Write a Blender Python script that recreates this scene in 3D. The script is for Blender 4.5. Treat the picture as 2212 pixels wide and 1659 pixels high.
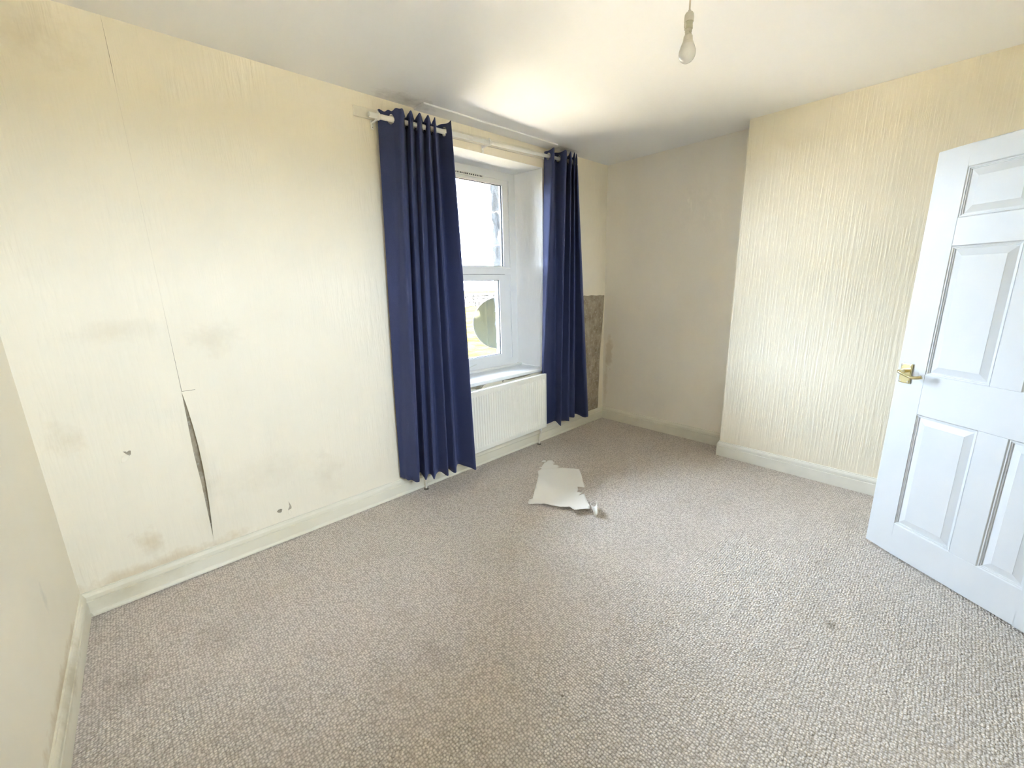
import bpy, bmesh, math, random
from mathutils import Vector, Matrix
from mathutils.geometry import delaunay_2d_cdt

sc = bpy.context.scene
for o in list(bpy.data.objects):
    bpy.data.objects.remove(o)
C = sc.collection

# ------------------------------------------------------------------ camera
FPX = 900.0
CAMZ = 1.453
cam_d = bpy.data.cameras.new('camera')
cam = bpy.data.objects.new('camera', cam_d)
C.objects.link(cam)
cam_d.sensor_fit = 'HORIZONTAL'
cam_d.sensor_width = 36.0
cam_d.lens = FPX / 2212.0 * 36.0
cam_d.clip_start = 0.02
cam_d.clip_end = 300
RT = (0.728514, -0.684552, -0.025608)
UP = (0.175830, 0.150731, 0.972812)
FW = (0.662081, 0.713210, -0.230174)
cam.matrix_world = Matrix(((RT[0], UP[0], -FW[0], 0), (RT[1], UP[1], -FW[1], 0), (RT[2], UP[2], -FW[2], CAMZ), (0, 0, 0, 1)))
sc.camera = cam

# ------------------------------------------------------------------ sky, sun, exposure
SKY_COL, SKY_STR = (0.69, 0.80, 1.0), 3.7
SUN_STR = 28.0
EXPOSURE = 3.92
w = bpy.data.worlds.new('sky')
sc.world = w
w.use_nodes = True
bg = w.node_tree.nodes['Background']
bg.inputs[0].default_value = (*SKY_COL, 1)
bg.inputs[1].default_value = SKY_STR
sun_d = bpy.data.lights.new('sun', 'SUN')
sun_d.energy = SUN_STR
sun_d.angle = 0.01
sun_d.color = (1.0, 0.84, 0.68)
sun = bpy.data.objects.new('sun', sun_d)
C.objects.link(sun)
sun.rotation_euler = Vector((-0.40, 0.36, -0.90)).to_track_quat('-Z', 'Y').to_euler()

sc.view_settings.view_transform = 'Standard'
sc.view_settings.look = 'None'
sc.view_settings.gamma = 1.0
sc.view_settings.exposure = EXPOSURE
sc.view_settings.use_curve_mapping = False
cy = sc.cycles
cy.max_bounces = 7
cy.diffuse_bounces = 6
cy.glossy_bounces = 4
cy.transparent_max_bounces = 16
cy.caustics_reflective = False
cy.caustics_refractive = False
cy.sample_clamp_indirect = 0
cy.use_denoising = True
cy.use_adaptive_sampling = True
cy.adaptive_threshold = 0.2
cy.use_light_tree = False

# room dimensions (metres); camera stands at x=0, y=0
H, YW, XA, XC, YC = 2.563, 2.575, 3.741, 3.539, 1.242
YB = -0.5                       # wall behind the camera
def XL(y): return -0.348 + 0.030 * (y - YW)     # left wall, slightly out of square
WX0, WX1, WZ0, WZ1 = 1.53, 2.80, 0.708, 2.40    # window opening in the room face
YF = 2.875                      # inner face of window frame
YO = 3.10                       # outer wall face

# daylight portal: guides sampling to the window opening
pd = bpy.data.lights.new('window_portal', 'AREA')
pd.shape = 'RECTANGLE'
pd.size, pd.size_y = WX1 - WX0, WZ1 - WZ0
pd.cycles.is_portal = True
po = bpy.data.objects.new('window_portal', pd)
C.objects.link(po)
po.location = ((WX0 + WX1) / 2, YO + 0.02, (WZ0 + WZ1) / 2)
po.rotation_euler = (math.radians(-90), 0, 0)

pd2 = bpy.data.lights.new('added_window_portal', 'AREA')  # second portal, at the fill-light window added behind the camera
pd2.shape = 'RECTANGLE'
pd2.size, pd2.size_y = 0.76, 0.90
pd2.cycles.is_portal = True
po2 = bpy.data.objects.new('added_window_portal', pd2)
C.objects.link(po2)
po2.location = (0.60, YB - 0.14, 1.80)
po2.rotation_euler = (math.radians(90), 0, 0)

# ------------------------------------------------------------------ materials
MATS = {}
def nodes(name):
    m = bpy.data.materials.new(name)
    m.use_nodes = True
    MATS[name] = m
    nt = m.node_tree
    return m, nt, nt.nodes['Principled BSDF']
def N(nt, t, **kw):
    n = nt.nodes.new(t)
    for k, v in kw.items():
        setattr(n, k, v)
    return n
def math_n(nt, op, a, b=None, c=None, clamp=False):
    n = nt.nodes.new('ShaderNodeMath'); n.operation = op; n.use_clamp = clamp
    for i, v in enumerate((a, b, c)):
        if v is None: continue
        if isinstance(v, (int, float)): n.inputs[i].default_value = v
        else: nt.links.new(v, n.inputs[i])
    return n.outputs[0]
def mapped(nt, scale, loc=(0, 0, 0)):
    tc = N(nt, 'ShaderNodeTexCoord'); mp = N(nt, 'ShaderNodeMapping')
    mp.inputs['Scale'].default_value = scale
    mp.inputs['Location'].default_value = loc
    nt.links.new(tc.outputs['Object'], mp.inputs['Vector'])
    return mp.outputs[0]
def noise(nt, vec, scale=1.0, detail=3.0, rough=0.55):
    n = N(nt, 'ShaderNodeTexNoise')
    n.inputs['Scale'].default_value = scale
    n.inputs['Detail'].default_value = detail
    n.inputs['Roughness'].default_value = rough
    nt.links.new(vec, n.inputs['Vector'])
    return n.outputs['Fac']
def ramp(nt, fac, p0, p1, c0=(0, 0, 0), c1=(1, 1, 1)):
    r = N(nt, 'ShaderNodeValToRGB')
    r.color_ramp.elements[0].position = p0; r.color_ramp.elements[1].position = p1
    r.color_ramp.elements[0].color = (*c0, 1); r.color_ramp.elements[1].color = (*c1, 1)
    nt.links.new(fac, r.inputs[0])
    return r.outputs[0]
def mix(nt, fac, a, b):
    m = N(nt, 'ShaderNodeMix', data_type='RGBA')
    for sock, v in ((m.inputs[0], fac), (m.inputs[6], a), (m.inputs[7], b)):
        if isinstance(v, tuple): sock.default_value = (*v, 1)
        elif isinstance(v, (int, float)): sock.default_value = v
        else: nt.links.new(v, sock)
    return m.outputs[2]
def bump(nt, bsdf, h, strength, dist):
    b = N(nt, 'ShaderNodeBump')
    b.inputs['Strength'].default_value = strength
    b.inputs['Distance'].default_value = dist
    nt.links.new(h, b.inputs['Height'])
    nt.links.new(b.outputs[0], bsdf.inputs['Normal'])
def plain(name, col, rough=0.5, metal=0.0, vary=0.0, bumpd=0.0, bscale=60):
    m, nt, b = nodes(name)
    b.inputs['Roughness'].default_value = rough
    b.inputs['Metallic'].default_value = metal
    n = noise(nt, mapped(nt, (1, 1, 1)), 9.0, 2.0)
    dark = tuple(c * (1 - vary) for c in col)
    nt.links.new(ramp(nt, n, 0.3, 0.65, dark, col), b.inputs['Base Color'])
    if bumpd:
        bump(nt, b, noise(nt, mapped(nt, (1, 1, 1)), bscale, 3.0), 0.5, bumpd)
    return m
STAIN_SHADE_NOISE = {}
def blob(nt, centre, radii, seed, soft=0.5, amount=1.0):
    """mask for stains and painted shade: distance to a centre broken up by noise"""
    tc = N(nt, 'ShaderNodeTexCoord'); mp = N(nt, 'ShaderNodeMapping', vector_type='POINT')
    mp.inputs['Scale'].default_value = tuple(1 / r for r in radii)
    mp.inputs['Location'].default_value = tuple(-c / r for c, r in zip(centre, radii))
    nt.links.new(tc.outputs['Object'], mp.inputs['Vector'])
    ln = N(nt, 'ShaderNodeVectorMath', operation='LENGTH')
    nt.links.new(mp.outputs[0], ln.inputs[0])
    nz = STAIN_SHADE_NOISE.get(nt)
    if nz is None:
        nz = STAIN_SHADE_NOISE[nt] = noise(nt, mapped(nt, (1, 1, 1)), 13.0, 3.0, 0.65)
    d = math_n(nt, 'ADD', ln.outputs['Value'], math_n(nt, 'MULTIPLY', math_n(nt, 'SUBTRACT', nz, 0.5), 2.2))
    f = math_n(nt, 'DIVIDE', math_n(nt, 'SUBTRACT', 1.0, d), soft, clamp=True)
    return math_n(nt, 'MULTIPLY', f, amount)

CREAM = (0.93, 0.862, 0.71)
def wallpaper(name, col, strength, stains=(), kx=48.0, kz=5.5):
    m, nt, b = nodes(name)
    b.inputs['Roughness'].default_value = 0.75
    big = noise(nt, mapped(nt, (1, 1, 0.6)), 1.8, 4.0)
    base = ramp(nt, big, 0.3, 0.7, tuple(c * 0.94 for c in col), col)
    for cen, rad, seed, soft, amt, scol in stains:
        base = mix(nt, blob(nt, cen, rad, seed, soft, amt), base, scol)
    nt.links.new(base, b.inputs['Base Color'])
    r1 = noise(nt, mapped(nt, (kx, kx, kz)), 1.0, 2.0)
    r2 = noise(nt, mapped(nt, (kx * 2.2, kx * 2.2, kz * 6)), 1.0, 2.0)
    h = math_n(nt, 'ADD', ramp(nt, r1, 0.38, 0.62), math_n(nt, 'MULTIPLY', r2, 0.5))
    bump(nt, b, h, strength, 0.004)
    return m
STAIN = (0.56, 0.42, 0.22)
DAMP = (0.62, 0.52, 0.36)
wallpaper('paper_window_wall', CREAM, 0.28, [
    ((-0.067, YW, 0.26), (0.07, 0.4, 0.09), 3, 0.9, 0.4, STAIN),
    ((-0.10, YW, 0.13), (0.5, 0.4, 0.05), 5, 0.9, 0.45, STAIN),
    ((0.32, YW, 1.24), (0.12, 0.4, 0.10), 7, 1.0, 0.25, DAMP),
    ((-0.04, YW, 2.43), (0.16, 0.4, 0.12), 11, 1.2, 0.35, DAMP),
    ((-0.25, YW, 0.85), (0.06, 0.4, 0.10), 13, 1.0, 0.25, STAIN),
    ((-0.02, YW, 1.30), (0.20, 0.4, 0.06), 17, 1.0, 0.22, DAMP),
    ((0.45, YW, 0.45), (0.35, 0.4, 0.10), 19, 1.2, 0.2, DAMP),
    ((0.80, YW, 0.32), (0.10, 0.4, 0.16), 23, 1.2, 0.25, DAMP)])
wallpaper('paper_chimney', CREAM, 0.38, kx=78.0, kz=3.0)
wallpaper('paper_alcove', (0.95, 0.895, 0.79), 0.12, [
    ((XA, 2.50, 0.74), (0.3, 0.05, 0.20), 2, 0.6, 0.5, DAMP),
    ((XA, 2.54, 0.40), (0.3, 0.03, 0.30), 4, 0.8, 0.35, DAMP)], kx=60)
wallpaper('paper_left', CREAM, 0.05, [
    ((XL(2.07), 2.07, 0.43), (0.3, 0.03, 0.07), 6, 0.7, 0.35, (0.6, 0.58, 0.5)),
    ((XL(2.0), 1.95, 0.13), (0.3, 0.6, 0.045), 8, 0.9, 0.6, STAIN)])
wallpaper('paper_reveal', (0.93, 0.93, 0.91), 0.3)
wallpaper('paper_scrap', (0.94, 0.92, 0.87), 0.1)

m, nt, b = nodes('bare_plaster')
b.inputs['Roughness'].default_value = 0.9
n1 = noise(nt, mapped(nt, (1, 1, 0.6)), 14.0, 8.0, 0.7)
n2 = noise(nt, mapped(nt, (1, 1, 1), (5, 2, 1)), 45.0, 4.0)
c1 = ramp(nt, n1, 0.32, 0.68, (0.25, 0.20, 0.13), (0.52, 0.45, 0.34))
nt.links.new(mix(nt, ramp(nt, n2, 0.55, 0.75), c1, (0.60, 0.56, 0.48)), b.inputs['Base Color'])
bump(nt, b, n1, 0.5, 0.01)

m, nt, b = nodes('ceiling_paint')
b.inputs['Roughness'].default_value = 0.85
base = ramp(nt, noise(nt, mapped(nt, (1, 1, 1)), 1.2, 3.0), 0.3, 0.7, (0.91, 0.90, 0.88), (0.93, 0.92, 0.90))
for cen, rad, seed, soft, amt in [((1.50, 2.50, H), (0.20, 0.09, 0.5), 3, 1.2, 0.45), ((3.02, 2.52, H), (0.16, 0.06, 0.5), 9, 1.0, 0.6)]:  # mould mixed with curtain shade, both put into the ceiling colour
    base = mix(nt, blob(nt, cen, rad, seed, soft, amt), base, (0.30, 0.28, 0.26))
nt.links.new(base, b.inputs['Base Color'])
bump(nt, b, noise(nt, mapped(nt, (1, 1, 1)), 30, 3), 0.15, 0.004)

m, nt, b = nodes('carpet')
b.inputs['Roughness'].default_value = 1.0
v = N(nt, 'ShaderNodeTexVoronoi'); v.inputs['Scale'].default_value = 1.0; v.inputs['Randomness'].default_value = 0.55
nt.links.new(mapped(nt, (105, 105, 105)), v.inputs['Vector'])
fine = noise(nt, mapped(nt, (1, 1, 1)), 260.0, 2.0)
blot = noise(nt, mapped(nt, (1, 1, 1)), 2.6, 3.0, 0.6)
loop = ramp(nt, v.outputs['Distance'], 0.15, 0.75, (1, 1, 1), (0, 0, 0))
cc = mix(nt, loop, (0.40, 0.34, 0.285), (0.90, 0.82, 0.75))
cc = mix(nt, math_n(nt, 'MULTIPLY', ramp(nt, fine, 0.4, 0.7), 0.35), cc, (0.92, 0.86, 0.80))
cc = mix(nt, math_n(nt, 'MULTIPLY', ramp(nt, blot, 0.5, 0.75), 0.18), cc, (0.50, 0.41, 0.29))
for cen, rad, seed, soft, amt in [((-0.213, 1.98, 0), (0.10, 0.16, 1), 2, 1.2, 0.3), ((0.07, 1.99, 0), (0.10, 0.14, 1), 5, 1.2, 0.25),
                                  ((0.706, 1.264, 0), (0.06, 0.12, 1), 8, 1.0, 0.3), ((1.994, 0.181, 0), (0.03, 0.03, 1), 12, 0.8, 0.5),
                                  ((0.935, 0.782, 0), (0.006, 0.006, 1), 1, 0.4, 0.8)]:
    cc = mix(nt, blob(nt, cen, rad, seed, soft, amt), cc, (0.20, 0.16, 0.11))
nt.links.new(cc, b.inputs['Base Color'])
bump(nt, b, math_n(nt, 'ADD', loop, math_n(nt, 'MULTIPLY', fine, 0.6)), 0.8, 0.006)

m, nt, b = nodes('curtain_cloth')
b.inputs['Roughness'].default_value = 0.85
b.inputs['Sheen Weight'].default_value = 0.25
b.inputs['Sheen Tint'].default_value = (0.35, 0.4, 0.8, 1)
wv = noise(nt, mapped(nt, (1, 1, 1)), 420.0, 2.0)
nt.links.new(ramp(nt, wv, 0.3, 0.7, (0.032, 0.040, 0.105), (0.052, 0.064, 0.155)), b.inputs['Base Color'])
bump(nt, b, wv, 0.25, 0.0015)
tr = N(nt, 'ShaderNodeBsdfTranslucent'); tr.inputs[0].default_value = (0.06, 0.07, 0.20, 1)
ms = N(nt, 'ShaderNodeMixShader'); ms.inputs[0].default_value = 0.12
nt.links.new(b.outputs[0], ms.inputs[1]); nt.links.new(tr.outputs[0], ms.inputs[2])
nt.links.new(ms.outputs[0], nt.nodes['Material Output'].inputs[0])

plain('white_gloss', (0.87, 0.85, 0.77), 0.35, vary=0.05)
plain('skirting_paint', (0.86, 0.82, 0.70), 0.4, vary=0.07, bumpd=0.001)
m, nt, b = nodes('skirting_grubby')
b.inputs['Roughness'].default_value = 0.45
base = ramp(nt, noise(nt, mapped(nt, (1, 1, 1)), 3.0, 4.0), 0.3, 0.7, (0.80, 0.75, 0.60), (0.86, 0.82, 0.70))
for cen, rad, seed, soft, amt in [((-0.15, YW, 0.07), (0.25, 0.5, 0.05), 2, 1.2, 0.35), ((XL(1.9), 1.95, 0.10), (0.5, 0.35, 0.05), 6, 0.9, 0.6)]:
    base = mix(nt, blob(nt, cen, rad, seed, soft, amt), base, (0.50, 0.42, 0.26))
nt.links.new(base, b.inputs['Base Color'])
m, nt, b = nodes('door_paint')
b.inputs['Roughness'].default_value = 0.4
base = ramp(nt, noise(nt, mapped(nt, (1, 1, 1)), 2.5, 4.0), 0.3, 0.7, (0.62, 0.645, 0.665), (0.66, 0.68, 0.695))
base = mix(nt, blob(nt, (0.06, 0, 1.13), (0.06, 0.3, 0.18), 5, 1.2, 0.3), base, (0.62, 0.58, 0.46))
nt.links.new(base, b.inputs['Base Color'])
bump(nt, b, noise(nt, mapped(nt, (60, 60, 4)), 1.0, 3.0), 0.08, 0.001)
plain('upvc', (0.88, 0.89, 0.88), 0.3, vary=0.02)
plain('rubber_seal', (0.12, 0.13, 0.14), 0.6, vary=0.1)
plain('sill_paint', (0.86, 0.87, 0.86), 0.35, vary=0.06, bumpd=0.001)
plain('radiator_enamel', (0.88, 0.86, 0.78), 0.35, vary=0.02)
plain('dish_steel', (0.03, 0.032, 0.033), 0.6, vary=0.2)
plain('grey_steel', (0.30, 0.30, 0.29), 0.5, vary=0.2)  # mid-grey steel of the blind tube's end pin
plain('white_plastic', (0.85, 0.85, 0.80), 0.4, vary=0.04)
plain('holder_plastic', (0.50, 0.48, 0.40), 0.5, vary=0.08)
plain('pole_paint', (0.87, 0.85, 0.79), 0.35, vary=0.04)
plain('board_paint', (0.84, 0.79, 0.66), 0.55, vary=0.08)
plain('brass', (0.80, 0.70, 0.40), 0.20, metal=1.0, vary=0.12)
plain('bright_steel', (0.80, 0.80, 0.79), 0.25, metal=1.0, vary=0.05)
plain('lamp_metal', (0.50, 0.48, 0.38), 0.45, metal=0.7, vary=0.25)
plain('aged_plastic', (0.40, 0.38, 0.27), 0.5, vary=0.2)
plain('cord_cover', (0.62, 0.55, 0.42), 0.6, vary=0.25)
plain('opal_bulb', (0.60, 0.585, 0.53), 0.12, vary=0.02)
plain('copper_painted', (0.84, 0.80, 0.70), 0.4, vary=0.12)
plain('screw_dark', (0.20, 0.17, 0.13), 0.5, metal=0.5, vary=0.2)
plain('cloth_label', (0.88, 0.88, 0.86), 0.7, vary=0.03)
plain('vent_slot', (0.10, 0.10, 0.11), 0.7, vary=0.1)
plain('jamb_stone', (0.075, 0.078, 0.08), 0.95, vary=0.6, bumpd=0.02, bscale=25)
plain('field_stone', (0.085, 0.083, 0.08), 0.95, vary=0.35, bumpd=0.02, bscale=8)
plain('paving', (0.29, 0.28, 0.265), 0.95, vary=0.15)
plain('outer_render', (0.06, 0.058, 0.055), 0.95, vary=0.2)

m, nt, b = nodes('meadow')
b.inputs['Roughness'].default_value = 1.0
g1 = noise(nt, mapped(nt, (1, 1, 1)), 1.6, 8.0, 0.7)
g2 = noise(nt, mapped(nt, (1, 1, 1)), 0.12, 3.0)
b.inputs['Specular IOR Level'].default_value = 0.0
gc = ramp(nt, g1, 0.35, 0.65, (0.014, 0.0105, 0.0018), (0.075, 0.063, 0.0125))
nt.links.new(mix(nt, math_n(nt, 'MULTIPLY', g2, 0.4), gc, (0.06, 0.051, 0.011)), b.inputs['Base Color'])
bump(nt, b, g1, 0.8, 0.1)

m, nt, b = nodes('window_glass')
tb = N(nt, 'ShaderNodeBsdfTransparent'); tb.inputs[0].default_value = (0.96, 0.98, 0.97, 1)
gl = N(nt, 'ShaderNodeBsdfGlossy'); gl.inputs['Roughness'].default_value = 0.02
fr = N(nt, 'ShaderNodeFresnel'); fr.inputs[0].default_value = 1.45
ms = N(nt, 'ShaderNodeMixShader')
nt.links.new(fr.outputs[0], ms.inputs[0]); nt.links.new(tb.outputs[0], ms.inputs[1]); nt.links.new(gl.outputs[0], ms.inputs[2])
nt.links.new(ms.outputs[0], nt.nodes['Material Output'].inputs[0])

m, nt, b = nodes('dish_mesh')                     # finely perforated grey sheet
b.inputs['Base Color'].default_value = (0.05, 0.056, 0.045, 1)
b.inputs['Roughness'].default_value = 0.6
tb = N(nt, 'ShaderNodeBsdfTransparent')
vz = N(nt, 'ShaderNodeTexVoronoi'); vz.inputs['Randomness'].default_value = 0.0; vz.inputs['Scale'].default_value = 1.0
nt.links.new(mapped(nt, (260, 260, 260)), vz.inputs['Vector'])
ms = N(nt, 'ShaderNodeMixShader')
nt.links.new(math_n(nt, 'LESS_THAN', vz.outputs['Distance'], 0.13), ms.inputs[0])
nt.links.new(b.outputs[0], ms.inputs[1]); nt.links.new(tb.outputs[0], ms.inputs[2])
nt.links.new(ms.outputs[0], nt.nodes['Material Output'].inputs[0])

for nm in ('jamb_stone', 'field_stone', 'outer_render', 'dish_mesh', 'paving'):
    MATS[nm].node_tree.nodes['Principled BSDF'].inputs['Specular IOR Level'].default_value = 0.0

# ------------------------------------------------------------------ mesh helpers
def tag(o, label=None, cat=None, group=None, kind=None):
    if label: o['label'] = label
    if cat: o['category'] = cat
    if group: o['group'] = group
    if kind: o['kind'] = kind
    return o
def base_of(p):
    v = Vector((0, 0, 0))
    while p is not None:
        v += p.location; p = p.parent
    return v
def obj(name, bm, mat, parent=None, smooth=None, local=False, solidify=0.0):
    """one mesh object; geometry given in world space (local=True: in the parent's space)"""
    if parent is not None and not local:
        bmesh.ops.translate(bm, vec=-base_of(parent), verts=bm.verts)
    bmesh.ops.recalc_face_normals(bm, faces=bm.faces)
    me = bpy.data.meshes.new(name)
    bm.to_mesh(me); bm.free()
    me.materials.append(MATS[mat])
    if smooth is not None:
        me.polygons.foreach_set('use_smooth', [True] * len(me.polygons))
        if smooth < 180:
            me.set_sharp_from_angle(angle=math.radians(smooth))
    o = bpy.data.objects.new(name, me)
    C.objects.link(o)
    o.parent = parent
    if solidify:
        s = o.modifiers.new('thickness', 'SOLIDIFY'); s.thickness = solidify; s.offset = 0
    return o
def empty(name, loc, rotz=0.0):
    o = bpy.data.objects.new(name, None)
    o.empty_display_size = 0.1
    C.objects.link(o)
    o.location = loc; o.rotation_euler = (0, 0, rotz)
    return o
def struct(o, label):
    return tag(o, label=label, kind='structure')
def box(bm, x0, x1, y0, y1, z0, z1, bev=0.0, seg=2):
    n0 = len(bm.verts)
    vs = [bm.verts.new((x, y, z)) for x in (x0, x1) for y in (y0, y1) for z in (z0, z1)]
    fs = [bm.faces.new([vs[i] for i in q]) for q in ((0, 1, 3, 2), (4, 6, 7, 5), (0, 4, 5, 1), (2, 3, 7, 6), (0, 2, 6, 4), (1, 5, 7, 3))]
    if bev:
        es = list({e for f in fs for e in f.edges})
        bmesh.ops.bevel(bm, geom=es, offset=bev, segments=seg, profile=0.5, affect='EDGES')
    return bm
def NB(): return bmesh.new()
def bx(*a, **k): return box(NB(), *a, **k)
def prism(pts, axis, a0, a1, bm=None):
    """extrude a closed 2D polygon; axis 'z': pts are (x,y); 'y': (x,z); 'x': (y,z)"""
    bm = bm or NB()
    def P(p, a):
        return (p[0], p[1], a) if axis == 'z' else (p[0], a, p[1]) if axis == 'y' else (a, p[0], p[1])
    A = [bm.verts.new(P(p, a0)) for p in pts]; B = [bm.verts.new(P(p, a1)) for p in pts]
    bm.faces.new(A); bm.faces.new(B[::-1])
    n = len(pts)
    for i in range(n):
        bm.faces.new((A[i], A[(i + 1) % n], B[(i + 1) % n], B[i]))
    return bm
def frame_of(t):
    t = t.normalized(); up = Vector((0, 0, 1)) if abs(t.z) < 0.9 else Vector((1, 0, 0))
    a = t.cross(up).normalized(); return a, t.cross(a).normalized()
def tube(pts, r, seg=14, bm=None, cap=True):
    bm = bm or NB()
    pts = [Vector(p) for p in pts]; rings = []
    rs = r if isinstance(r, (list, tuple)) else [r] * len(pts)
    for i, p in enumerate(pts):
        t = (pts[min(i + 1, len(pts) - 1)] - pts[max(i - 1, 0)])
        a, b_ = frame_of(t)
        rings.append([bm.verts.new(p + (a * math.cos(2 * math.pi * k / seg) + b_ * math.sin(2 * math.pi * k / seg)) * rs[i]) for k in range(seg)])
    for A, B in zip(rings, rings[1:]):
        for k in range(seg):
            bm.faces.new((A[k], A[(k + 1) % seg], B[(k + 1) % seg], B[k]))
    if cap:
        bm.faces.new(rings[0]); bm.faces.new(rings[-1][::-1])
    return bm
def lathe(profile, centre, seg=28, axis=Vector((0, 0, 1)), bm=None):
    """profile [(radius, height)] about axis through centre"""
    bm = bm or NB()
    axis = Vector(axis).normalized(); a, b_ = frame_of(axis); cen = Vector(centre); rings = []
    for r, h in profile:
        if r < 1e-6: rings.append([bm.verts.new(cen + axis * h)])
        else: rings.append([bm.verts.new(cen + axis * h + (a * math.cos(2 * math.pi * k / seg) + b_ * math.sin(2 * math.pi * k / seg)) * r) for k in range(seg)])
    for A, B in zip(rings, rings[1:]):
        for k in range(seg):
            k2 = (k + 1) % seg
            if len(A) == 1 and len(B) == 1: continue
            if len(A) == 1: bm.faces.new((A[0], B[k], B[k2]))
            elif len(B) == 1: bm.faces.new((A[k], A[k2], B[0]))
            else: bm.faces.new((A[k], A[k2], B[k2], B[k]))
    return bm
def ring(centre, axis, R, r, seg=28, sub=10, bm=None, flat=1.0):
    bm = bm or NB(); axis = Vector(axis).normalized(); a, b_ = frame_of(axis); c = Vector(centre); rows = []
    for i in range(seg):
        t = 2 * math.pi * i / seg; d = a * math.cos(t) + b_ * math.sin(t)
        rows.append([bm.verts.new(c + d * (R + r * math.cos(2 * math.pi * j / sub)) + axis * (r * flat * math.sin(2 * math.pi * j / sub))) for j in range(sub)])
    for i in range(seg):
        A, B = rows[i], rows[(i + 1) % seg]
        for j in range(sub):
            bm.faces.new((A[j], B[j], B[(j + 1) % sub], A[(j + 1) % sub]))
    return bm
def cdt_sheet(outline, to3d, spacing=0.03, jitter=0.0, rng=None):
    """fill a 2D outline with small triangles, then lift every point into space"""
    xs = [p[0] for p in outline]; ys = [p[1] for p in outline]
    pts = [Vector(p) for p in outline]; edges = [(i, (i + 1) % len(outline)) for i in range(len(outline))]
    x = min(xs) + spacing / 2
    while x < max(xs):
        y = min(ys) + spacing / 2
        while y < max(ys):
            pts.append(Vector((x, y))); y += spacing
        x += spacing
    v, e, f, *_ = delaunay_2d_cdt(pts, edges, [list(range(len(outline)))], 1, 1e-6)
    bm = NB(); bv = [bm.verts.new(to3d(p.x, p.y)) for p in v]
    for t in f:
        try: bm.faces.new([bv[i] for i in t])
        except ValueError: pass
    loose = [q for q in bm.verts if not q.link_faces]
    bmesh.ops.delete(bm, geom=loose, context='VERTS')
    return bm
def cubic(p0, p1, p2, p3, t):
    return 0.5 * ((2 * p1) + (p2 - p0) * t + (2 * p0 - 5 * p1 + 4 * p2 - p3) * t * t + (3 * p1 - p0 - 3 * p2 + p3) * t ** 3)
def spline(pts, n):
    """n samples per span through 2D control points"""
    out = []; P = [Vector(p) for p in pts]
    for i in range(len(P) - 1):
        p0 = P[max(i - 1, 0)]; p3 = P[min(i + 2, len(P) - 1)]
        for k in range(n):
            out.append(cubic(p0, P[i], P[i + 1], p3, k / n))
    out.append(P[-1]); return out

# ------------------------------------------------------------------ the room shell
XR = 4.15
floor = obj('floor', bx(-0.75, XR, YB - 0.15, YO, -0.12, 0.0), 'carpet')
struct(floor, 'beige loop-pile carpet covering the whole floor')
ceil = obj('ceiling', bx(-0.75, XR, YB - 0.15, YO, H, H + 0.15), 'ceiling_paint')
struct(ceil, 'plain white painted ceiling with grey mould and painted shade above the curtains')

T = 0.002     # thickness of wallpaper
bm = NB()
prism([(-0.75, YW + T), (WX0, YW + T), (WX0 + 0.035, YF), (WX0 + 0.035, YF + 0.07), (WX0 + 0.085, YF + 0.07), (WX0 + 0.085, YO), (-0.75, YO)], 'z', 0, H, bm)
prism([(XR, YW + T), (WX1, YW + T), (WX1 - 0.035, YF), (WX1 - 0.035, YF + 0.07), (WX1 - 0.085, YF + 0.07), (WX1 - 0.085, YO), (XR, YO)], 'z', 0, H, bm)
box(bm, WX0 - 0.001, WX1 + 0.001, YW + T, YO, 0, WZ0 - 0.03)
box(bm, WX0 - 0.001, WX1 + 0.001, YW + T, YO, WZ1 + T, H)
wall_w = obj('wall_window', bm, 'bare_plaster')
struct(wall_w, 'cream papered window wall with a torn seam and bare plaster patch')

def strip(pts, name='wallpaper_strip', mat='paper_window_wall', label=None):
    o = obj(name, prism(pts, 'y', YW - 0.0003, YW + T), mat, wall_w)
    if label: o['label'] = label
    return o
S0, S1, S2, S3 = 0.165, 0.695, 1.225, 1.53
xl = XL(YW)
strip([(xl - 0.02, 0.10), (S0 + .004, 0.10), (S0 + 0.002, 0.5), (S0 - 0.003, 0.66), (S0 + 0.001, 0.98), (S0 + 0.0005, 1.42), (S0 + 0.0005, H), (xl - 0.02, H)],
      label='wallpaper drop left of the split seam')
# the drop right of the seam: its edge curls off the wall below a small tear
def peel(z):
    if z > 0.985 or z < 0.14: return 0.0, 0.0
    t = (0.985 - z) / 0.845
    a = math.sin(math.pi * t ** 0.85)
    return 0.020 * a, 0.030 * a
bm = NB(); rows = []
zs = [0.10, 0.14] + [0.14 + 0.845 * i / 40 for i in range(1, 40)] + [0.9845, 0.987] + [1.05, 1.2, 1.42, 2.2, 2.3, 2.4, 2.5, H]
us = [0, 0.004, 0.009, 0.015, 0.022, 0.03, 0.04, 0.055, 0.075, S1 - S0 - 0.0006]
for z in zs:
    dx, dy = peel(z)
    dy -= 0.0006
    crack = 0.0025 * max(0, (1.42 - z) / 0.44) if 0.985 < z < 1.42 else 0.0
    if z > 2.3: crack = 0.002 * (1 - abs(z - 2.42) / 0.14)
    row = []
    for u in us:
        f = max(0.0, 1 - u / 0.075)
        row.append(bm.verts.new((S0 + 0.0008 + max(crack, 0) * f + u + dx * f ** 1.5, YW - 0.0003 - dy * f ** 2, z)))
    rows.append(row)
tear_i = zs.index(0.9845)
for i, (A, B) in enumerate(zip(rows, rows[1:])):
    for k in range(len(us) - 1):
        if i == tear_i and us[k] < 0.05: continue
        bm.faces.new((A[k], A[k + 1], B[k + 1], B[k]))
o = obj('wallpaper_strip', bm, 'paper_window_wall', wall_w, smooth=None, solidify=0.0012)
o['label'] = 'wallpaper drop curling away beside the split seam'
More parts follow.
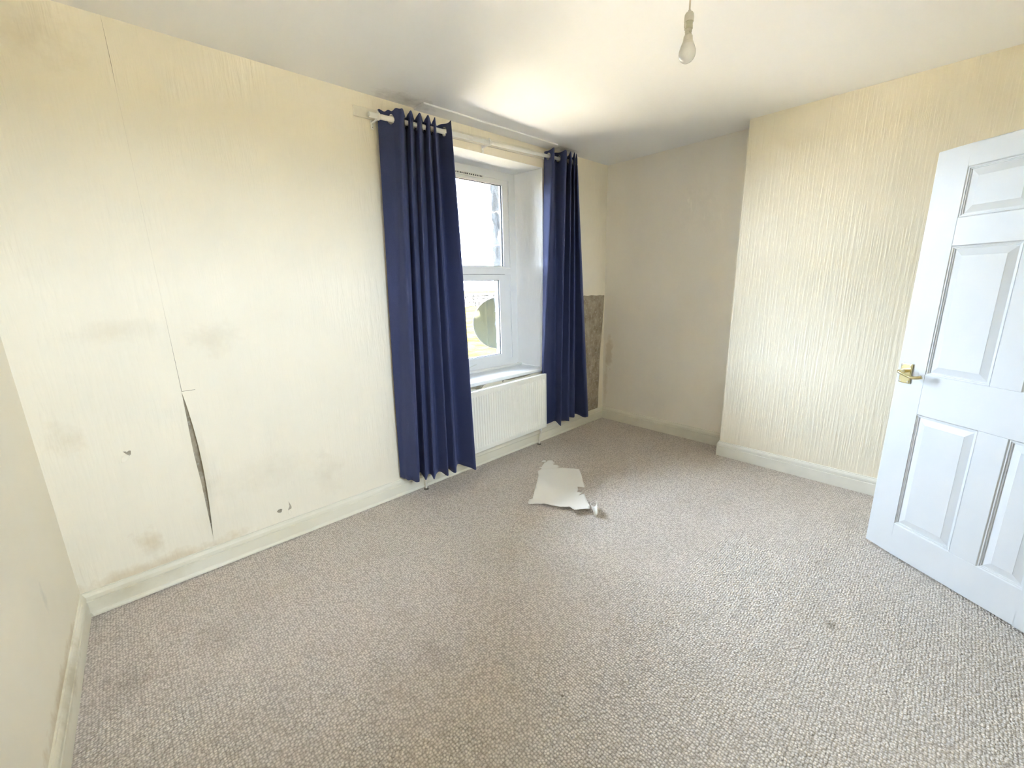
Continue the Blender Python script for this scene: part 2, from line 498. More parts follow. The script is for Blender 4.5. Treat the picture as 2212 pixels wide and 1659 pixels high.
strip([(S1, 0.10), (S2 - .0004, 0.10), (S2 - .0004, H), (S1 + 0.0012, H), (S1 + 0.0005, 2.4), (S1, 2.0)])
strip([(S2, 0.10), (S3, 0.10), (S3, H), (S2, H)])
strip([(S3 + .0004, WZ1), (2.06, WZ1), (2.06, H), (S3 + .0004, H)])
strip([(2.0604, WZ1), (WX1, WZ1), (WX1, H), (2.0604, H)])
strip([(S3 + .0004, 0.10), (WX1, 0.10), (WX1, 0.69), (2.70, 0.680), (2.55, 0.662), (2.35, 0.664), (2.30, 0.672), (2.285, 0.65), (2.27, 0.678),
       (2.12, 0.676), (2.08, 0.668), (2.04, 0.635), (1.97, 0.655), (1.80, 0.672), (S3 + .0004, 0.676)], label='wallpaper peeling below the window sill')
strip([(WX1, 0.10), (3.33, 0.10), (3.33, H), (WX1, H)])
tp = [(3.3304, 1.335), (3.40, 1.338), (3.45, 1.333), (3.52, 1.337), (3.60, 1.330), (3.66, 1.334), (3.70, 1.329), (3.7395, 1.330)]
strip([(3.3304, H), (3.3304, 1.335)] + tp[1:] + [(XA, 1.330), (XA, H)], label='wallpaper remaining above the bare plaster patch')
strip([(XA, 1.328), (3.738, 1.328), (3.726, 1.15), (3.712, 1.0), (3.700, 0.84), (3.692, 0.835), (3.686, 0.74), (3.676, 0.63), (3.678, 0.50), (3.670, 0.36), (3.669, 0.18), (3.664, 0.12), (XA, 0.12)],
      label='ragged paper edge beside the bare plaster patch')
# papered window reveals
def reveal(pts, ax, a0, a1):
    return obj('reveal_lining', prism(pts, ax, a0, a1), 'paper_reveal', wall_w)
reveal([(WX1 - 0.0025, YW), (WX1, YW), (WX1 - 0.035, YF), (WX1 - 0.0375, YF)], 'z', WZ0 - 0.02, WZ1)
reveal([(WX0, YW), (WX0 + 0.0025, YW), (WX0 + 0.0375, YF), (WX0 + 0.035, YF)], 'z', WZ0 - 0.02, WZ1)
reveal([(WX0 + .003, YW), (WX1 - .003, YW), (WX1 - 0.038, YF), (WX0 + 0.038, YF)], 'z', WZ1 - 0.002, WZ1 + T)
# small tears in the paper
def tear(pts, lip=None):
    o = obj('paper_tear', prism(pts, 'y', YW - 0.0012, YW - 0.0002), 'bare_plaster', wall_w)
    if lip:
        bm = cdt_sheet(lip, lambda x, z: (x, YW - 0.002 - 0.010 * max(0.0, (lip[0][1] - z)) / max(1e-6, lip[0][1] - min(q[1] for q in lip)), z), 0.008)
        f = obj('paper_lip', bm, 'paper_window_wall', wall_w, smooth=180, solidify=0.001)
    return o
tear([(-0.091, 0.747), (-0.082, 0.745), (-0.078, 0.741), (-0.070, 0.746), (-0.064, 0.744), (-0.066, 0.727), (-0.072, 0.721), (-0.083, 0.733)],
     [(-0.098, 0.725), (-0.085, 0.731), (-0.071, 0.719), (-0.080, 0.706), (-0.097, 0.697), (-0.105, 0.70)])
tear([(0.482, 0.196), (0.489, 0.205), (0.503, 0.207), (0.511, 0.203), (0.506, 0.186), (0.500, 0.182), (0.486, 0.190)])
tear([(0.550, 0.238), (0.554, 0.225), (0.561, 0.200), (0.560, 0.187), (0.541, 0.182), (0.543, 0.190), (0.551, 0.205)],
     [(0.540, 0.180), (0.552, 0.181), (0.556, 0.168), (0.551, 0.152), (0.543, 0.150), (0.536, 0.166)])

# left wall (slightly out of square), right walls, rear wall
bm = prism([(XL(YB - .1), YB - .1), (XL(YW + .05), YW + .05), (-0.75, YW + .05), (-0.75, YB - .1)], 'z', 0, H)
struct(obj('wall_left', bm, 'paper_left'), 'cream papered side wall nearest the camera')
struct(obj('wall_alcove', bx(XA, XR, YC - 0.02, YW + T, 0, H), 'paper_alcove'), 'smooth cream alcove wall beside the window corner')
bm = bx(XC, XR, YB - 0.1, YC, 0, H)
struct(obj('wall_chimney', bm, 'paper_chimney'), 'chimney breast in ribbed cream wallpaper behind the door')
# rear wall: doorway on the right, an added fill-light window on the left
BX0, BX1, BZ0, BZ1 = 0.22, 0.98, 1.35, 2.25
bm = NB()
box(bm, -0.75, BX0, YB - 0.12, YB, 0, H); box(bm, BX1, 1.62, YB - 0.12, YB, 0, H)
box(bm, BX0, BX1, YB - 0.12, YB, 0, BZ0); box(bm, BX0, BX1, YB - 0.12, YB, BZ1, H)
box(bm, 2.47, XC + .05, YB - 0.12, YB, 0, H)
box(bm, 1.62, 2.47, YB - 0.12, YB, 2.05, H)
struct(obj('wall_back', bm, 'paper_left'), 'cream wall with the doorway and an added fill-light window behind the camera')
w2 = struct(empty('added_window', (BX0, YB - .12, BZ0)), 'white window added out of view behind the camera for fill light')
bm = NB(); BM = (BX0 + BX1) / 2
for a_, b_, c_, d_ in ((BX0, BX0 + .06, BZ0, BZ1), (BX1 - .06, BX1, BZ0, BZ1), (BX0 + .06, BX1 - .06, BZ0, BZ0 + .06), (BX0 + .06, BX1 - .06, BZ1 - .06, BZ1), (BM - .03, BM + .03, BZ0 + .06, BZ1 - .06)):
    box(bm, a_, b_, YB - .10, YB - .05, c_, d_)
obj('frame', bm, 'upvc', w2)
obj('pane', bx(BX0 + .06, BM - .03, YB - .078, YB - .072, BZ0 + .06, BZ1 - .06), 'window_glass', w2)
obj('pane', bx(BM + .03, BX1 - .06, YB - .078, YB - .072, BZ0 + .06, BZ1 - .06), 'window_glass', w2)
# closed landing beyond the doorway
YL = YB - 1.1
bm = NB()
box(bm, 1.3, 3.2, YL - .1, YL, -0.12, H + .15)
box(bm, 1.3, 1.4, YL, YB - 0.12, -0.12, H + .15); box(bm, 3.1, 3.2, YL, YB - 0.12, -0.12, H + .15)
struct(obj('wall_landing', bm, 'paper_left'), 'pale walls of the landing beyond the doorway')
struct(obj('floor_landing', bx(1.3, 3.2, YL - .1, YB - .15, -0.12, 0), 'carpet'), 'beige carpet of the landing')
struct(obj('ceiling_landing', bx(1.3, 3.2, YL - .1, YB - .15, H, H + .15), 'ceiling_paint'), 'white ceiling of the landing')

# skirting boards: moulded profile (depth from wall, height)
SK = [(0, 0), (0.016, 0), (0.016, 0.080), (0.009, 0.083), (0.009, 0.088), (0.0155, 0.091), (0.0145, 0.104), (0.010, 0.114), (0.006, 0.119), (0.006, 0.124), (0, 0.125)]
def skirt(bm, p0, p1, inward, prof=SK, ext0=0.0, ext1=0.0):
    p0, p1 = Vector(p0), Vector(p1); d = (p1 - p0).normalized(); n = Vector(inward).normalized()
    def row(p, e):
        return [bm.verts.new((*(p + n * a + d * (e * a)), z)) for a, z in prof]
    A = row(p0, ext0); B = row(p1, ext1); k = len(prof)
    for i in range(k):
        bm.faces.new((A[i], A[(i + 1) % k], B[(i + 1) % k], B[i]))
    bm.faces.new(A[::-1]); bm.faces.new(B)
    return bm
bb = obj('baseboard_window', skirt(NB(), (xl, YW), (XA, YW), (0, -1), ext0=1, ext1=-1), 'skirting_grubby')
struct(bb, 'cream moulded skirting board along the window wall')
bead = [(0.016, 0.004), (0.024, 0.004), (0.0245, 0.012), (0.021, 0.020), (0.016, 0.024)]
obj('floor_bead', skirt(NB(), (xl, YW), (XA, YW), (0, -1), bead, ext0=1, ext1=-1), 'skirting_grubby', bb)
nl = Vector((1, -0.03)).normalized()
struct(obj('baseboard_left', skirt(NB(), (XL(YB), YB), (xl, YW), nl, ext1=-1), 'skirting_grubby'), 'stained cream skirting board along the near side wall')
struct(obj('baseboard_alcove', skirt(NB(), (XA, YC), (XA, YW), (-1, 0), ext1=-1), 'skirting_paint'), 'cream skirting board in the alcove')
bm = skirt(NB(), (XC, YB), (XC, YC), (-1, 0), ext1=1)
skirt(bm, (XC, YC), (XA, YC), (0, 1), ext0=-1, ext1=-1)
struct(obj('baseboard_chimney', bm, 'white_gloss'), 'white skirting board around the chimney breast')
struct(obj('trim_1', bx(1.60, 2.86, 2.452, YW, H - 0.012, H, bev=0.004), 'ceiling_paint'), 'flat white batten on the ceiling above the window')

# ------------------------------------------------------------------ window
win = empty('window_1', (2.165, YF, WZ0))
struct(win, 'white plastic window with fixed upper pane and opening lower sash')
FX0, FX1, FZ0, FZ1 = WX0 + 0.037, WX1 - 0.037, WZ0 + 0.018, WZ1 - 0.002
GX0, GX1 = FX0 + 0.148, FX1 - 0.148          # sight size of the upper pane
GZ0, GZ1 = 1.615, 2.296
Y0, Y1 = YF, YF + 0.065
def bars(name, x0, x1, z0, z1, wl, wr, wb, wt, y0, y1, bev, parent, mat='upvc'):
    bm = NB()
    O = [(x0, z0), (x1, z0), (x1, z1), (x0, z1)]; I = [(x0 + wl, z0 + wb), (x1 - wr, z0 + wb), (x1 - wr, z1 - wt), (x0 + wl, z1 - wt)]
    for i in range(4):
        j = (i + 1) % 4
        vo = [O[i], O[j], I[j], I[i]]
        # mitred bar with chamfered inner and outer edges
        f = [bm.verts.new((p[0], y0, p[1])) for p in vo]; k = [bm.verts.new((p[0], y1, p[1])) for p in vo]
        bm.faces.new(f); bm.faces.new(k[::-1])
        for a in range(4): bm.faces.new((f[a], f[(a + 1) % 4], k[(a + 1) % 4], k[a]))
    return obj(name, bm, mat, parent)
fr = bars('frame', FX0, FX1, FZ0, FZ1, 0.075, 0.075, 0.060, 0.060, Y0, Y1, 0, win)
bars('frame_lip', FX0 + 0.075, FX1 - 0.075, FZ0 + .06, FZ1 - .06, 0.012, 0.012, 0.012, 0.012, Y0 + 0.012, Y1, 0, fr)
tbm = prism([(Y0 + .004, 1.548), (Y0 - .003, 1.556), (Y0 - .003, 1.600), (Y0 + .006, 1.612), (Y1, 1.612), (Y1, 1.548)], 'x', FX0 + .075, FX1 - .075)
obj('transom', tbm, 'upvc', win)
up = bars('glazing_bead', FX0 + .087, FX1 - .087, 1.612, FZ1 - .072, 0.061, 0.061, 0.010, 0.032, Y0 + .004, Y1 - .02, 0, win)
bars('gasket', GX0, GX1, 1.622, GZ1, 0.006, 0.006, 0.005, 0.006, Y0 + .020, Y0 + .030, 0, up, 'rubber_seal')
obj('pane', bx(GX0, GX1, Y0 + .022, Y0 + .028, 1.622, GZ1), 'window_glass', win)
SX0, SX1, SZ0, SZ1 = FX0 + .083, FX1 - .083 - .066, FZ0 + .050, 1.550
sash = bars('sash', FX0 + .088, FX1 - .15, 0.784, 1.548, 0.066, 0.066, 0.052, 0.046, Y0 - .004, Y1 - .004, 0, win)
bars('sash_infill', FX0 + .075, FX1 - .075, 0.77, 1.548, 0.02, 0.08, 0.014, 0.002, Y0 + .008, Y1, 0, win)
bars('gasket', FX0 + .152, FX1 - .214, 0.834, 1.504, 0.006, 0.006, 0.006, 0.006, Y0 + .010, Y0 + .020, 0, sash, 'rubber_seal')
bars('gasket', FX0 + .084, FX1 - .146, 0.780, 1.550, 0.004, 0.004, 0.004, 0.002, Y0 + .002, Y0 + .012, 0, sash, 'rubber_seal')
obj('pane', bx(FX0 + .15, FX1 - .21, Y0 + .012, Y0 + .018, 0.83, 1.506), 'window_glass', win)
# trickle vent in the head of the frame
vent = obj('trickle_vent', bx(1.93, 2.402, Y0 - 0.012, Y0 - .0002, 2.316, 2.342, bev=0.003), 'white_plastic', win)
rng = random.Random(4)
vx = 1.945
while vx < 2.38:
    wd = rng.uniform(0.006, 0.014)
    obj('vent_slot', bx(vx, vx + wd, Y0 - 0.0128, Y0 - 0.0118, 2.3245, 2.3345), 'vent_slot', vent)
    vx += wd + rng.uniform(0.004, 0.012)
# sill board
bm = prism([(WX0 - 0.0, YW - 0.022), (WX1 - 0.0, YW - 0.022), (WX1, YW), (WX1 - 0.0375, YF + .03), (WX0 + 0.0375, YF + .03), (WX0, YW)], 'z', WZ0 - 0.030, WZ0)
bmesh.ops.bevel(bm, geom=[e for e in bm.edges if all(v.co.y < YW - .02 for v in e.verts)], offset=0.008, segments=3, profile=0.5, affect='EDGES')
for v in bm.verts:
    if v.co.y > YW + .1: v.co.z += 0.012
obj('window_sill', bm, 'sill_paint', win)
# outer stone jambs, each stone its own piece
rng = random.Random(11)
def rough_block(x0, x1, y0, y1, z0, z1, a, face):
    bm = NB(); box(bm, x0, x1, y0, y1, z0, z1)
    bmesh.ops.subdivide_edges(bm, edges=list(bm.edges), cuts=4, use_grid_fill=True)
    for v in bm.verts:
        if abs(v.co.x - face) < 1e-4: v.co.x += rng.uniform(-a, a)
        if v.co.y > y1 - 1e-4 or v.co.y < y0 + 1e-4: v.co.y += rng.uniform(-a, a) * 0.8
        if v.co.z > z1 - 1e-4: v.co.z -= abs(rng.uniform(0, a * .6))
    return bm
for side in (0, 1):
    z = 0.60
    while z < 2.5:
        h = rng.uniform(0.16, 0.32); z1 = min(z + h, 2.56)
        if side:
            f = WX1 - 0.085 - rng.uniform(0.004, 0.016); b_ = rough_block(f, f + 0.12, YF + .085, YO + .02 + rng.uniform(-.01, .015), z + .004, z1 - .004, 0.010, f)
        else:
            f = WX0 + 0.085 + rng.uniform(0.004, 0.016); b_ = rough_block(f - 0.12, f, YF + .085, YO + .02, z + .004, z1 - .004, 0.010, f)
        obj('jamb_stone', b_, 'jamb_stone', wall_w)
        z = z1

# ------------------------------------------------------------------ door, swung into the room
DA = math.atan2(-0.826423, -0.563050)
door = empty('door_1', (2.8617, 0.18035, 0.012), DA)
struct(door, 'white six-panel door standing open with a brass lever handle')
DW, DH, DT = 0.762, 1.981, 0.035        # local: x from lock edge to hinge, y thickness, z up; visible face is y = 0 side facing -N
# local +y axis is N rotated: N = (-sin, cos); room side of the door is local -y
panels = [(0.129, 0.371, 1.683, 1.890), (0.475, 0.633, 1.683, 1.890), (0.129, 0.371, 0.970, 1.562), (0.475, 0.633, 0.970, 1.562), (0.122, 0.371, 0.170, 0.770), (0.475, 0.633, 0.170, 0.770)]
panels = [(a, b_, c_, d_) for a, b_, c_, d_ in panels]
def door_leaf():
    xs = sorted({0.0, DW} | {p[0] for p in panels} | {p[1] for p in panels} | {0.1255})
    bm = NB()
    cols = [(0.0, 0.125), (0.371, 0.475), (0.633, DW)]
    for a, b_ in cols: pass
    # stiles and rails as solid bars between the panels
    def bar(x0, x1, z0, z1): box(bm, x0, x1, 0.0, DT, z0, z1)
    bar(0, 0.125, 0, DH); bar(0.633, DW, 0, DH)
    for z0, z1 in ((0, 0.170), (0.770, 0.970), (1.562, 1.683), (1.890, DH)): bar(0.125, 0.633, z0, z1)
    for z0, z1 in ((0.170, 0.770), (0.970, 1.562), (1.683, 1.890)): bar(0.371, 0.475, z0, z1)
    return bm
dl = door_leaf()
bmesh.ops.remove_doubles(dl, verts=dl.verts, dist=1e-5)
leaf = obj('leaf', dl, 'door_paint', door, local=True)
rb = leaf.modifiers.new('soft', 'BEVEL'); rb.width = 0.0025; rb.segments = 2; rb.limit_method = 'ANGLE'
for (x0, x1, z0, z1) in panels:
    x0 = min(x0, 0.125) if x0 < 0.2 else x0
    bm = NB()
    # stepped moulding round the opening, falling to a groove, then a bevelled raised field
    steps = [(0.0, 0.0), (0.003, 0.0030), (0.007, 0.0032), (0.008, 0.0065), (0.012, 0.0068), (0.013, 0.0105), (0.016, 0.0105), (0.043, 0.0035), (0.044, 0.0028)]
    def loop(i, y): return [bm.verts.new(p) for p in ((x0 + i, y, z0 + i), (x1 - i, y, z0 + i), (x1 - i, y, z1 - i), (x0 + i, y, z1 - i))]
    for side in (0, 1):
        prev = None
        for i, d in steps:
            cur = loop(i, d if side == 0 else DT - d)
            if prev:
                for k in range(4): bm.faces.new((prev[k], prev[(k + 1) % 4], cur[(k + 1) % 4], cur[k]))
            prev = cur
        bm.faces.new(prev)
    obj('panel', bm, 'door_paint', door, local=True)
# lever handle on a backplate (room side is local y<0)
plate = bx(0.018, 0.070, -0.009, 0.0, 0.912, 1.012, bev=0.004)
hp = obj('handle_plate', plate, 'brass', door, local=True)
for sx in (0.026, 0.062):
    for sz in (0.921, 1.003):
        obj('screw', lathe([(0, 0.0105), (0.003, 0.0100), (0.0042, 0.0088), (0.0042, 0.0085)], (sx, 0, sz), 12, (0, -1, 0)), 'bright_steel', hp, local=True, smooth=40)
lev = [(0.044, -0.008, 0.975), (0.044, -0.030, 0.975), (0.042, -0.044, 0.975), (0.047, -0.052, 0.974), (0.060, -0.053, 0.970), (0.085, -0.052, 0.961), (0.110, -0.050, 0.955), (0.130, -0.046, 0.958), (0.144, -0.040, 0.964)]
sp = []
for i in range(len(lev) - 1):
    P_ = [Vector(lev[max(i - 1, 0)]), Vector(lev[i]), Vector(lev[i + 1]), Vector(lev[min(i + 2, len(lev) - 1)])]
    for k in range(4): sp.append(cubic(*P_, k / 4))
sp.append(Vector(lev[-1]))
lbm = tube(sp, [0.0098 - 0.0025 * min(1, i / 12) + (0.001 if i > 22 else 0) for i in range(len(sp))], 14)
obj('lever', lbm, 'brass', hp, local=True, smooth=60)
obj('latch_plate', bx(-0.0006, 0.0, 0.006, 0.029, 0.92, 1.03), 'brass', door, local=True)
# inner lever on the hidden face
obj('handle_plate', bx(0.018, 0.070, DT, DT + 0.009, 0.912, 1.012, bev=0.004), 'brass', door, local=True)
sp2 = [Vector((p.x, DT - p.y, p.z)) for p in sp]
obj('lever', tube(sp2, 0.006, 10), 'brass', door, local=True, smooth=60)

# ------------------------------------------------------------------ curtain pole
def rodz(x): return 2.424 + (x - 1.247) * (2.466 - 2.424) / (2.892 - 1.247)
YR = 2.485
board = obj('pole_board', bx(1.195, 3.11, YW - 0.016, YW - 0.0006, 0, 0.054, bev=0.002), 'board_paint')
bmv = board.data
for v in bmv.vertices:
    v.co.z += 2.428 + (v.co.x - 1.195) * 0.022
tag(board, 'long cream wooden batten fixed to the wall behind the curtain pole', 'batten')
pole = empty('curtain_pole', (2.16, YW - 0.016, 2.43))
tag(pole, 'white metal curtain pole on three brackets over the window', 'curtain pole')
x0, x1 = 1.247, 3.085
bm = tube([(x0, YR, rodz(x0)), (2.15, YR, rodz(2.15))], 0.0135, 18, cap=False)
tube([(2.15, YR, rodz(2.15)), (x1, YR, rodz(x1))], 0.0118, 18, bm, cap=False)
tube([(2.15, YR, rodz(2.15)), (2.152, YR, rodz(2.152))], 0.0134, 18, bm)
obj('rod', bm, 'pole_paint', pole, smooth=40, solidify=0.002)
for bxp in (1.305, 2.150, 3.06):
    zr = rodz(bxp)
    bm = NB()
    box(bm, bxp - 0.016, bxp + 0.004, YW - 0.020, YW - 0.0162, zr - 0.052, zr - 0.004, bev=0.0012)
    tube([(bxp - .006, YW - 0.019, zr - 0.018), (bxp - .006, YR + 0.030, zr - 0.017), (bxp - .003, YR + 0.012, zr - 0.012)], [0.006, 0.006, 0.007], 10, bm)
    br = obj('bracket', bm, 'pole_paint', pole, smooth=40)
    obj('bracket_ring', ring((bxp, YR, zr), (1, 0, 0.025), 0.0165, 0.0048, 24, 8, flat=1.6), 'pole_paint', br, smooth=180)
    obj('thumb_screw', lathe([(0, 0.030), (0.004, 0.0295), (0.005, 0.024), (0.0025, 0.022), (0.0025, 0.016)], (bxp, YR, zr), 12), 'pole_paint', br, smooth=40)
    obj('screw', lathe([(0, 0.0042), (0.0025, 0.004), (0.003, 0.0038)], (bxp - .006, YW - .016, zr - 0.040), 10, (0, -1, 0)), 'screw_dark', br)

# ------------------------------------------------------------------ curtains
def px_at_y(px, py, y):
    """room point on the plane y=const seen at a photograph position (measuring aid)"""
    a, b_ = (px - 1106) / FPX, -(py - 829.5) / FPX
    d = [RT[i] * a + UP[i] * b_ + FW[i] for i in range(3)]
    t = y / d[1]
    return t * d[0]
def crossings(top):
    """where the cloth crosses the pole, with its direction there"""
    S = spline(top, 9); out = []
    for a, b_ in zip(S, S[1:]):
        if (a.y - YR) * (b_.y - YR) < 0:
            t = (YR - a.y) / (b_.y - a.y); d = b_ - a
            out.append((a.x + t * d.x, Vector((d.y, -d.x)).normalized()))
    return out
def curtain(name, top, bot, zbot, label='', power=1.0, mid=None):
    """top / bot: matching lists of plan points (x, y) along the cloth"""
    n = 14
    TP, BP = spline(top, n), spline(bot, n)
    MP = spline(mid, n) if mid else None
    bm = NB(); G = []
    SS = [k * 0.0021 for k in range(27)] + [0.057 + k * (1 - 0.057) / 56 for k in range(57)]
    rows = len(SS) - 1
    rng = random.Random(len(name) + len(top))
    ph = [rng.uniform(0, 6.28) for _ in range(3)]
    for r in range(rows + 1):
        s = SS[r]
        row = []
        for i, (a, c_) in enumerate(zip(TP, BP)):
            zt = rodz(a.x) + 0.047 + 0.005 * math.sin(i * 0.45 + ph[0])
            z = zt + (zbot + 0.003 * math.sin(i * .5) - zt) * s
            if MP:
                m_ = MP[i]
                l0, l1, l2 = (s - .5) * (s - 1) * 2, -4 * s * (s - 1), 2 * s * (s - .5)
                q = a * l0 + m_ * l1 + c_ * l2
            else:
                q = a.lerp(c_, s ** power)
            wob = 0.004 * math.sin(5.0 * s + i * 0.23 + ph[1]) * min(1, s * 3)
            row.append(bm.verts.new((q.x + wob, q.y + wob * .5, z)))
        G.append(row)
    holes = [Vector((x, YR, rodz(x) - 0.004)) for x, _ in crossings(top)]
    for A, B in zip(G, G[1:]):
        for k in range(len(A) - 1):
            mid_p = (A[k].co + B[k + 1].co) / 2
            if any((mid_p - h).length < 0.0245 for h in holes): continue       # eyelet opening
            bm.faces.new((A[k], A[k + 1], B[k + 1], B[k]))
    bmesh.ops.delete(bm, geom=[v for v in bm.verts if not v.link_faces], context='VERTS')
    cx = sum(p.x for p in TP) / len(TP)
    o = obj(name, bm, 'curtain_cloth', None, smooth=180, solidify=0.003)
    tag(o, label, 'curtain', 'pair of navy curtains at the window')
    return o, G
tL = [(817, 2.520), (836, 2.505), (852, 2.470), (870, 2.418), (879, 2.53), (889, 2.418), (898, 2.53), (908, 2.418), (917, 2.53), (926, 2.418), (934, 2.53), (941, 2.425), (946, 2.538), (974, 2.425)]
tL = [(px_at_y(p, 262 + (p - 817) * .23, y), y) for p, y in tL]
bL = [(1.263, 2.545), (1.275, 2.50), (1.295, 2.45), (1.316, 2.385), (1.405, 2.52), (1.368, 2.385), (1.440, 2.450), (1.418, 2.352), (1.50, 2.430), (1.515, 2.322), (1.575, 2.420), (1.578, 2.318), (1.68, 2.430), (1.710, 2.268)]
bL.append((1.745, 2.300)); tL.append((tL[-1][0] + .006, 2.44))
cl, GL = curtain('curtain', tL, bL, 0.150, power=0.85, label= 'navy blue eyelet curtain hanging left of the window, the wider of the two')
tR = [(1176, 2.550), (1196, 2.425), (1199, 2.515), (1222, 2.412), (1225, 2.535), (1233, 2.412), (1236, 2.535), (1241, 2.415), (1243, 2.535), (1245, 2.43), (1247, 2.50)]
tR = [(px_at_y(p, 340, y), y) for p, y in tR]
bR = [(2.735, 2.555), (2.722, 2.535), (2.905, 2.535), (2.835, 2.400), (2.945, 2.53), (3.00, 2.440), (3.07, 2.53), (3.13, 2.48), (3.225, 2.545), (3.20, 2.390), (3.262, 2.405)]
cr, GR = curtain('curtain', tR, bR, 0.165, 'navy blue eyelet curtain hanging right of the window beside the bare plaster')
for cur, top in ((cl, tL), (cr, tR)):
    for x, nrm in crossings(top):
        if nrm.x < 0: nrm = -nrm
        dirv = (nrm.x, nrm.y, 0.02)
        obj('eyelet', ring((x, YR, rodz(x) - 0.004), dirv, 0.0265, 0.0062, 32, 8, flat=0.55), 'bright_steel', cur, smooth=180)
# stitched care label on the right-hand curtain's inner edge
p = GR[6][0].co if False else None
lx, ly = tR[0][0], 2.552
bm = NB()
q = [bm.verts.new(v) for v in ((lx + .004, 2.536, 2.395), (lx - .002, 2.505, 2.40), (lx - .012, 2.500, 2.318), (lx - .006, 2.531, 2.312))]
bm.faces.new(q)
obj('care_label', bm, 'cloth_label', cr, solidify=0.001)

# ------------------------------------------------------------------ radiator
rad = empty('radiator', (2.06, 2.50, 0.0))
tag(rad, 'white ribbed panel radiator under the window sill between the curtains', 'radiator')
RX0, RX1, RZ0, RZ1, RYF, RYB = 1.57, 2.705, 0.172, 0.672, 2.455, 2.492
def rtilt(bm):
    for v in bm.verts: v.co.z += (v.co.x - 2.2) * 0.014
    return bm
bm = NB()
pitch = 0.0248
xs = [RX0, RX0 + 0.012]
x = RX0 + 0.030
while x < RX1 - 0.03:
    xs += [x - 0.0085, x - 0.005, x, x + 0.005, x + 0.0085]; x += pitch
xs += [RX1 - 0.012, RX1]
gro = {}
x = RX0 + 0.030
while x < RX1 - 0.03:
    gro[round(x, 5)] = 1.0; gro[round(x - .005, 5)] = 0.75; gro[round(x + .005, 5)] = 0.75; x += pitch
zs = [RZ0, RZ0 + 0.004, RZ0 + 0.034, RZ0 + 0.040, RZ0 + 0.046, RZ1 - 0.050, RZ1 - 0.044, RZ1 - 0.038, RZ1 - 0.004, RZ1]
gz = [0, 0, 0, 0.55, 1, 1, 0.55, 0, 0, 0]
G = []
for z, g in zip(zs, gz):
    row = []
    for x in xs:
        e = 0.004 if (z in (RZ0, RZ1) or x in (RX0, RX1)) else 0.0
        row.append(bm.verts.new((x, RYF + e + 0.0085 * g * gro.get(round(x, 5), 0.0), z)))
    G.append(row)
for A, B in zip(G, G[1:]):
    for k in range(len(xs) - 1): bm.faces.new((A[k], A[k + 1], B[k + 1], B[k]))
# returns to the back
edge = [v for v in G[0]] + [r[-1] for r in G[1:]] + G[-1][-2::-1] + [r[0] for r in G[-2:0:-1]]
back = [bm.verts.new((v.co.x, RYB - 0.012, v.co.z)) for v in edge]
for k in range(len(edge)):
    j = (k + 1) % len(edge); bm.faces.new((edge[k], edge[j], back[j], back[k]))
bm.faces.new(back)
obj('front_panel', rtilt(bm), 'radiator_enamel', rad, smooth=35)
# convector fins behind the panel
bm = NB()
x = RX0 + 0.05; d = 0
pts = []
while x < RX1 - 0.05:
    pts += [(x, RYB - .010), (x + 0.010, RYB - .010), (x + 0.013, RYB + 0.022), (x + 0.023, RYB + 0.022)]; x += 0.026
A = [bm.verts.new((p[0], p[1], RZ0 + 0.04)) for p in pts]; B = [bm.verts.new((p[0], p[1], RZ1 - 0.03)) for p in pts]
for k in range(len(pts) - 1): bm.faces.new((A[k], A[k + 1], B[k + 1], B[k]))
obj('convector_fins', rtilt(bm), 'radiator_enamel', rad, solidify=0.001)
bm = bx(RX0 + .03, RX1 - .045, RYB + 0.026, RYB + 0.030, RZ1 - 0.055, RZ1 - 0.006, bev=0.001)
obj('rear_rail', rtilt(bm), 'radiator_enamel', rad)
bm = bx(RX0 + .02, RX1 - .02, RYB - 0.012, RYB + 0.026, RZ1 - 0.030, RZ1 - 0.026)
obj('top_tray', rtilt(bm), 'radiator_enamel', rad)
for xx in (RX0 + 0.03, RX1 - 0.03):
    bm = bx(xx - 0.022, xx + 0.022, RYB - 0.008, RYB + 0.016, RZ1 - 0.026, RZ1 - 0.004, bev=0.004)
    tube([(xx - .02, RYB + .004, RZ1 - .010), (xx + .02, RYB + .004, RZ1 - .010)], 0.008, 10, bm)
    obj('top_clip', rtilt(bm), 'white_plastic', rad)
    bm = bx(xx - 0.012, xx + 0.012, RYB + 0.0, YW - 0.001, 0.30, 0.33)
    obj('wall_bracket', bm, 'radiator_enamel', rad)
for xx, zz in ((1.447, 0.163), (2.668, 0.180)):
    pb = tube([(xx, 2.500, zz + 0.03), (xx, 2.500, 0.12), (xx, 2.520, 0.06), (xx, 2.522, 0.0)], 0.0078, 12)
    pp = obj('pipe', pb, 'copper_painted', rad, smooth=60)
    vb = tube([(xx, 2.500, zz + 0.010), (xx, 2.500, zz - 0.035)], 0.013, 8)
    xe = 1.58 if xx < 2 else 2.69
    tube([(xx, 2.500, zz + .030), (xe, 2.478, zz + .030)], 0.009, 10, vb)
    obj('valve', vb, 'white_plastic', pp, smooth=30)
    obj('pipe_collar', lathe([(0.0085, 0.010), (0.016, 0.006), (0.018, 0.0)], (xx, 2.522, 0.0), 16), 'screw_dark', pp, smooth=40)

